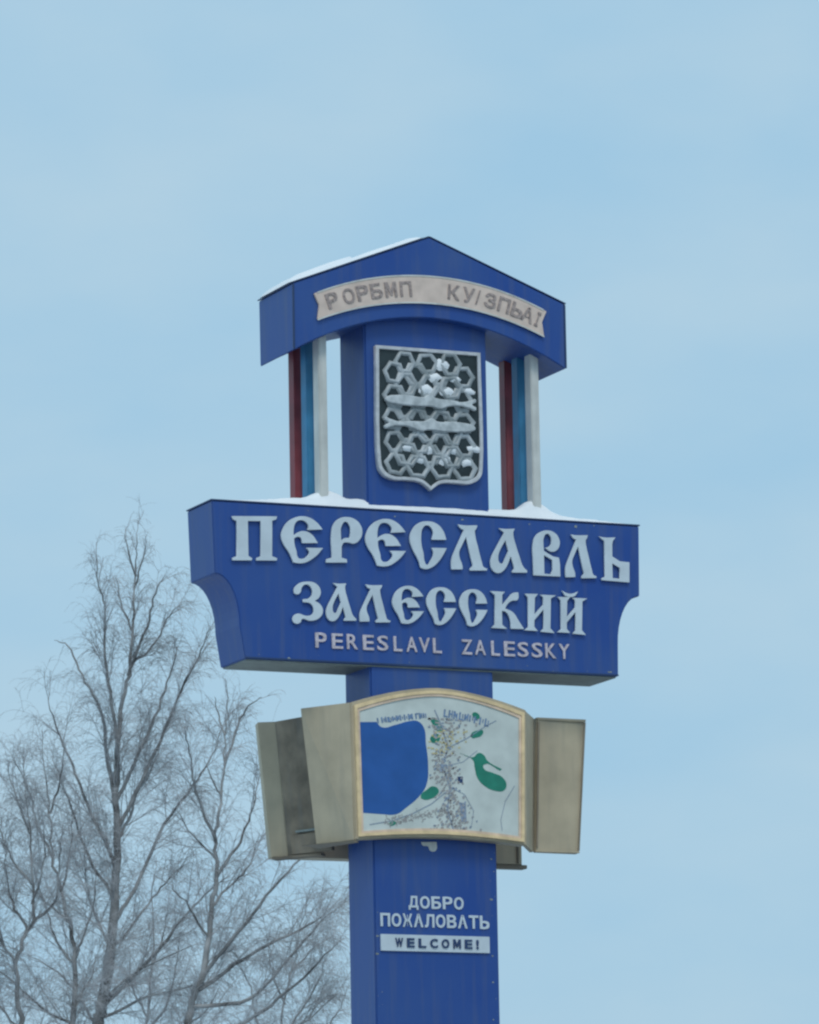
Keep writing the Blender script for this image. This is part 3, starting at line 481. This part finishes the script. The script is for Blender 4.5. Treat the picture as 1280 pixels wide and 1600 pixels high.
# ------------------------------------------------------------------ snow lying on the stele
def drift(name, x0, x1, y0, y1, hfun, zbase, nx=110, ny=22):
    v = []; f = []
    for j in range(ny+1):
        for i in range(nx+1):
            a, b = i/nx, j/ny; x = x0+(x1-x0)*a; y = y0+(y1-y0)*b
            e = min(1, min(a*(x1-x0), (1-a)*(x1-x0))/.10)**.5*min(1, min(b*(y1-y0), (1-b)*(y1-y0))/.05)**.5
            h = hfun(x, y)*e
            v.append((x, y, zbase(x, y)+max(0, h)))
    top_n = len(v)
    for j in range(ny+1):
        for i in range(nx+1):
            x, y, _ = v[j*(nx+1)+i]; v.append((x, y, zbase(x, y)))
    q = lambda j, i: j*(nx+1)+i
    for j in range(ny):
        for i in range(nx):
            f.append([q(j, i), q(j, i+1), q(j+1, i+1), q(j+1, i)])
    border = [q(0, i) for i in range(nx)]+[q(j, nx) for j in range(ny)]+[q(ny, i) for i in range(nx, 0, -1)]+[q(j, 0) for j in range(ny, 0, -1)]
    for k in range(len(border)):
        a, b = border[k], border[(k+1) % len(border)]; f.append([a, a+top_n, b+top_n, b])
    return pydata(name, v, f, True)
def hb(x, y):
    h = .060+.02*noise.noise(Vector((x*2.2, y*3, 1)))+.012*noise.noise(Vector((x*7, y*7, 4)))
    h *= min(1, max(.15, (x+1.75)/.9)); h *= min(1, max(.2, (1.74-x)/.9))
    for px, s, hh in ((-.86, .13, .035), (-.76, .09, .035), (.86, .10, .07), (.96, .12, .045), (-.55, .12, .02)):
        h += hh*math.exp(-((x-px)/s)**2)*math.exp(-((y-.10)/.14)**2)
    h += .025*math.exp(-((x-.15)/.32)**2)
    return h+.006*noise.noise(Vector((x*22, y*22, 8)))
tag(obj('board_snow', drift('board_snow', -1.70, 1.70, .004, .47, hb, lambda x, y: 8.908), SNOW), 'white snow ridge lying along the top of the name board', 'snow')
zl = lambda x, y: 10.991-.3888*abs(x)+.018
def hr(x, y): return .032+.016*noise.noise(Vector((x*3, y*4, 7)))+(.018 if x < -.6 else 0)
tag(obj('roof_snow', drift('roof_snow', -1.125, -.02, -.03, .56, hr, zl, 60, 16), SNOW), 'thin snow layer on the left slope of the gabled head', 'snow')
tag(obj('roof_snow', drift('roof_snow', .02, 1.10, .02, .56, lambda x, y: .012+.008*noise.noise(Vector((x*3, y*4, 2))), zl, 60, 16), SNOW), 'thin snow layer on the right slope of the gabled head', 'snow')

# ------------------------------------------------------------------ bare birches behind
def tube_mesh(name, lines, sides=5, smooth=True):
    """lines: list of (points Nx3 array, radii N)"""
    V = []; F = []
    for P, rad in lines:
        P = np.asarray(P, float); n = len(P); T = np.gradient(P, axis=0); T /= np.linalg.norm(T, axis=1)[:, None]+1e-9
        ref = np.tile(np.array([.3, 1, .1]), (n, 1)); A = np.cross(T, ref); A /= np.linalg.norm(A, axis=1)[:, None]; B = np.cross(T, A)
        b0 = len(V)
        for i in range(n):
            for k in range(sides):
                a = 2*math.pi*k/sides; V.append(P[i]+rad[i]*(math.cos(a)*A[i]+math.sin(a)*B[i]))
        for i in range(n-1):
            for k in range(sides):
                F.append([b0+i*sides+k, b0+i*sides+(k+1) % sides, b0+(i+1)*sides+(k+1) % sides, b0+(i+1)*sides+k])
        F.append([b0+(n-1)*sides+k for k in range(sides)])
    return pydata(name, V, F, smooth)
def norm(a): return a/(np.linalg.norm(a, axis=-1, keepdims=True)+1e-9)
def sprout(P, T, length, ang, droop, k, wob, r0, r1, cur_up=0.0):
    """P,T (n,3) -> children polylines (n,k+1,3) and radii (n,k+1)"""
    n = len(P); a = rng.normal(size=(n, 3)); a -= (a*T).sum(1)[:, None]*T; a = norm(a)
    ca = np.cos(ang)[:, None]; sa = np.sin(ang)[:, None]
    d = norm(T*ca+a*sa); pts = [P]; seg = (length/k)[:, None]
    for i in range(k):
        g = np.zeros((n, 3)); t = (i+1)/k
        g[:, 2] = cur_up*(1-t)-droop*t
        d = norm(d+g+wob*rng.normal(size=(n, 3)))
        pts.append(pts[-1]+d*seg)
    pts = np.stack(pts, 1); rad = np.linspace(1, 0, k+1)[None, :]*(r0-r1)[:, None]+r1[:, None]
    return pts, rad
def sample(pts, n, lo=.1, hi=1.0):
    """n random points with tangents on a batch of polylines (m,k+1,3)"""
    m_, k1 = pts.shape[:2]; w = np.linalg.norm(np.diff(pts, axis=1), axis=2).sum(1); w = w/w.sum()
    idx = rng.choice(m_, n, p=w); t = rng.uniform(lo, hi, n)*(k1-1); i = np.minimum(t.astype(int), k1-2); fr = (t-i)[:, None]
    a = pts[idx, i]; b = pts[idx, i+1]
    return a+(b-a)*fr, norm(b-a), idx, t/(k1-1)
def batch_mesh(name, batches, sides=3):
    Vs = []; Fs = []; base = 0
    for pts, rad in batches:
        m_, k1 = pts.shape[:2]
        T = np.gradient(pts, axis=1); T = norm(T); A = norm(np.cross(T, np.array([.31, .9, .2]))); B = np.cross(T, A)
        ang = 2*np.pi*np.arange(sides)/sides
        V = pts[:, :, None]+rad[:, :, None, None]*(np.cos(ang)[None, None, :, None]*A[:, :, None]+np.sin(ang)[None, None, :, None]*B[:, :, None])
        Vs.append(V.reshape(-1, 3))
        ids = base+np.arange(m_*k1*sides).reshape(m_, k1, sides)
        a = ids[:, :-1]; b = ids[:, 1:]; F = np.stack([a, np.roll(a, -1, 2), np.roll(b, -1, 2), b], -1).reshape(-1, 4)
        Fs.append(F); base += m_*k1*sides
    V = np.concatenate(Vs); F = np.concatenate(Fs)
    me = bpy.data.meshes.new(name); me.vertices.add(len(V)); me.vertices.foreach_set('co', V.ravel())
    me.loops.add(F.size); me.loops.foreach_set('vertex_index', F.ravel().astype(np.int32))
    me.polygons.add(len(F)); me.polygons.foreach_set('loop_start', np.arange(0, F.size, 4, dtype=np.int32))
    try: me.polygons.foreach_set('loop_total', np.full(len(F), 4, dtype=np.int32))
    except Exception: pass
    me.update(calc_edges=True); me.validate()
    return me
def smooth_line(L, depth, sub=5, wob=.03):
    """Catmull-Rom through the limb's points, with a depth component and small kinks"""
    P = np.array([(x, d, z) for (x, z), d in zip(L, depth)]); P = np.vstack([2*P[0]-P[1], P, 2*P[-1]-P[-2]]); out = []
    for i in range(1, len(P)-2):
        for t in np.arange(0, 1, 1/sub):
            a, b, c, d = P[i-1], P[i], P[i+1], P[i+2]
            out.append(.5*((2*b)+(-a+c)*t+(2*a-5*b+4*c-d)*t*t+(-a+3*b-3*c+d)*t**3))
    out.append(P[-2]); out = np.array(out); w = rng.normal(size=out.shape)*wob; w[0] = 0; return out+w
def birch(key, label, dens=1.0, rt0=.11, rl0=.04):
    (bx, by), L = TREES[key]
    t = tag(empty('birch_tree', (bx, by, -.1), -YAW), label, 'tree', 'bare winter birches behind the stele')
    lines = []
    for i, l in enumerate(L):
        if i == 0:
            l = [(l[0][0]-.05, 0.0), (l[0][0]-.1, l[0][1]*.5)]+list(l)
            line = smooth_line(l, [0]*len(l), 5, .012); n = len(line); s = np.linspace(0, 1, n)
            d_ = np.r_[0, np.cumsum(np.linalg.norm(np.diff(line, axis=0), axis=1))]; d_ = d_[-1]-d_
            rad = rt0*.075*d_**1.15+.004
            ob = tube_mesh('trunk', [(line, rad)], 8); part('trunk', ob, BARK, t)
            trunk_line = line; vis = line[line[:, 2] > l[2][1]-.8]; lines.append((vis, 1.0))
        else:
            # start depth from the trunk, spread in depth with distance
            slope = rng.uniform(-.75, .75); x0, z0 = l[0]; dep = [slope*math.hypot(x-x0, z-z0)*.6 for x, z in l]
            line = smooth_line(l, dep, 5, .009); n = len(line); s = np.linspace(0, 1, n)
            ln = np.linalg.norm(np.diff(line, axis=0), axis=1).sum(); r0 = min(rl0, .007+.008*ln)
            rad = r0*(1-s)**.8+.0035
            part('branch', tube_mesh('branch', [(line, rad)], 5), BARK, t); lines.append((line, .9))
    # resample limbs to equal batches
    def resample(P, k=24):
        d = np.r_[0, np.cumsum(np.linalg.norm(np.diff(P, axis=0), axis=1))]; q = np.linspace(0, d[-1], k+1)
        return np.stack([np.interp(q, d, P[:, c]) for c in range(3)], 1)
    A = np.stack([resample(P) for P, _ in lines])
    tot = np.linalg.norm(np.diff(A, axis=1), axis=2).sum()
    n1 = int(tot*8.5*dens)
    P, T, idx, tt = sample(A, n1, .06, 1)
    zmax = A[..., 2].max(); high = np.clip((zmax-P[:, 2])/4.0, 0, 1)
    ln = rng.uniform(.35, 1.3, n1)*(.45+.55*high)*(1-.45*tt)
    B1, R1 = sprout(P, T, ln, rng.uniform(.25, .8, n1), .12, 6, .07, .004+.0045*ln, np.full(n1, .0024), .14)
    n2 = int(n1*8); P, T, idx, tt = sample(B1, n2, .12, 1)
    l2 = rng.uniform(.15, .55, n2)*(.55+.45*high[idx])
    B2, R2 = sprout(P, T, l2, rng.uniform(.3, 1.0, n2), .38, 5, .13, np.full(n2, .0028), np.full(n2, .0016), .06)
    n3 = int(n2*3.0); P, T, idx, tt = sample(B2, n3, .1, .95)
    B3, R3 = sprout(P, T, rng.uniform(.08, .32, n3), rng.uniform(.3, 1.0, n3), .5, 3, .15, np.full(n3, .0020), np.full(n3, .0013), 0)
    tw = part('twigs', batch_mesh('twigs', [(B1, R1), (B2, R2), (B3, R3)]), TWIG, t); tw['kind'] = 'stuff'
    return n1+n2+n3
birch('A', 'tallest bare birch with a straight grey trunk, its tip just left of the name board', 1.0, .115, .028)
birch('B', 'bare birch with crooked trunk rising under the left end of the name board', 1.0, .11, .028)
birch('C', 'bare birch with a forked dark stem at the left edge of the photo', 1.15, .10, .028)
birch('D', 'slender bare birch between the left-edge birch and the tallest birch', 1.1, .10, .026)
birch('E', 'small bare birch nearest the left side of the shaft, low in the photo', .9, .09, .02)
birch('F', 'thin bare birch between the tallest birch and the crooked-trunked one', .9, .09, .02)
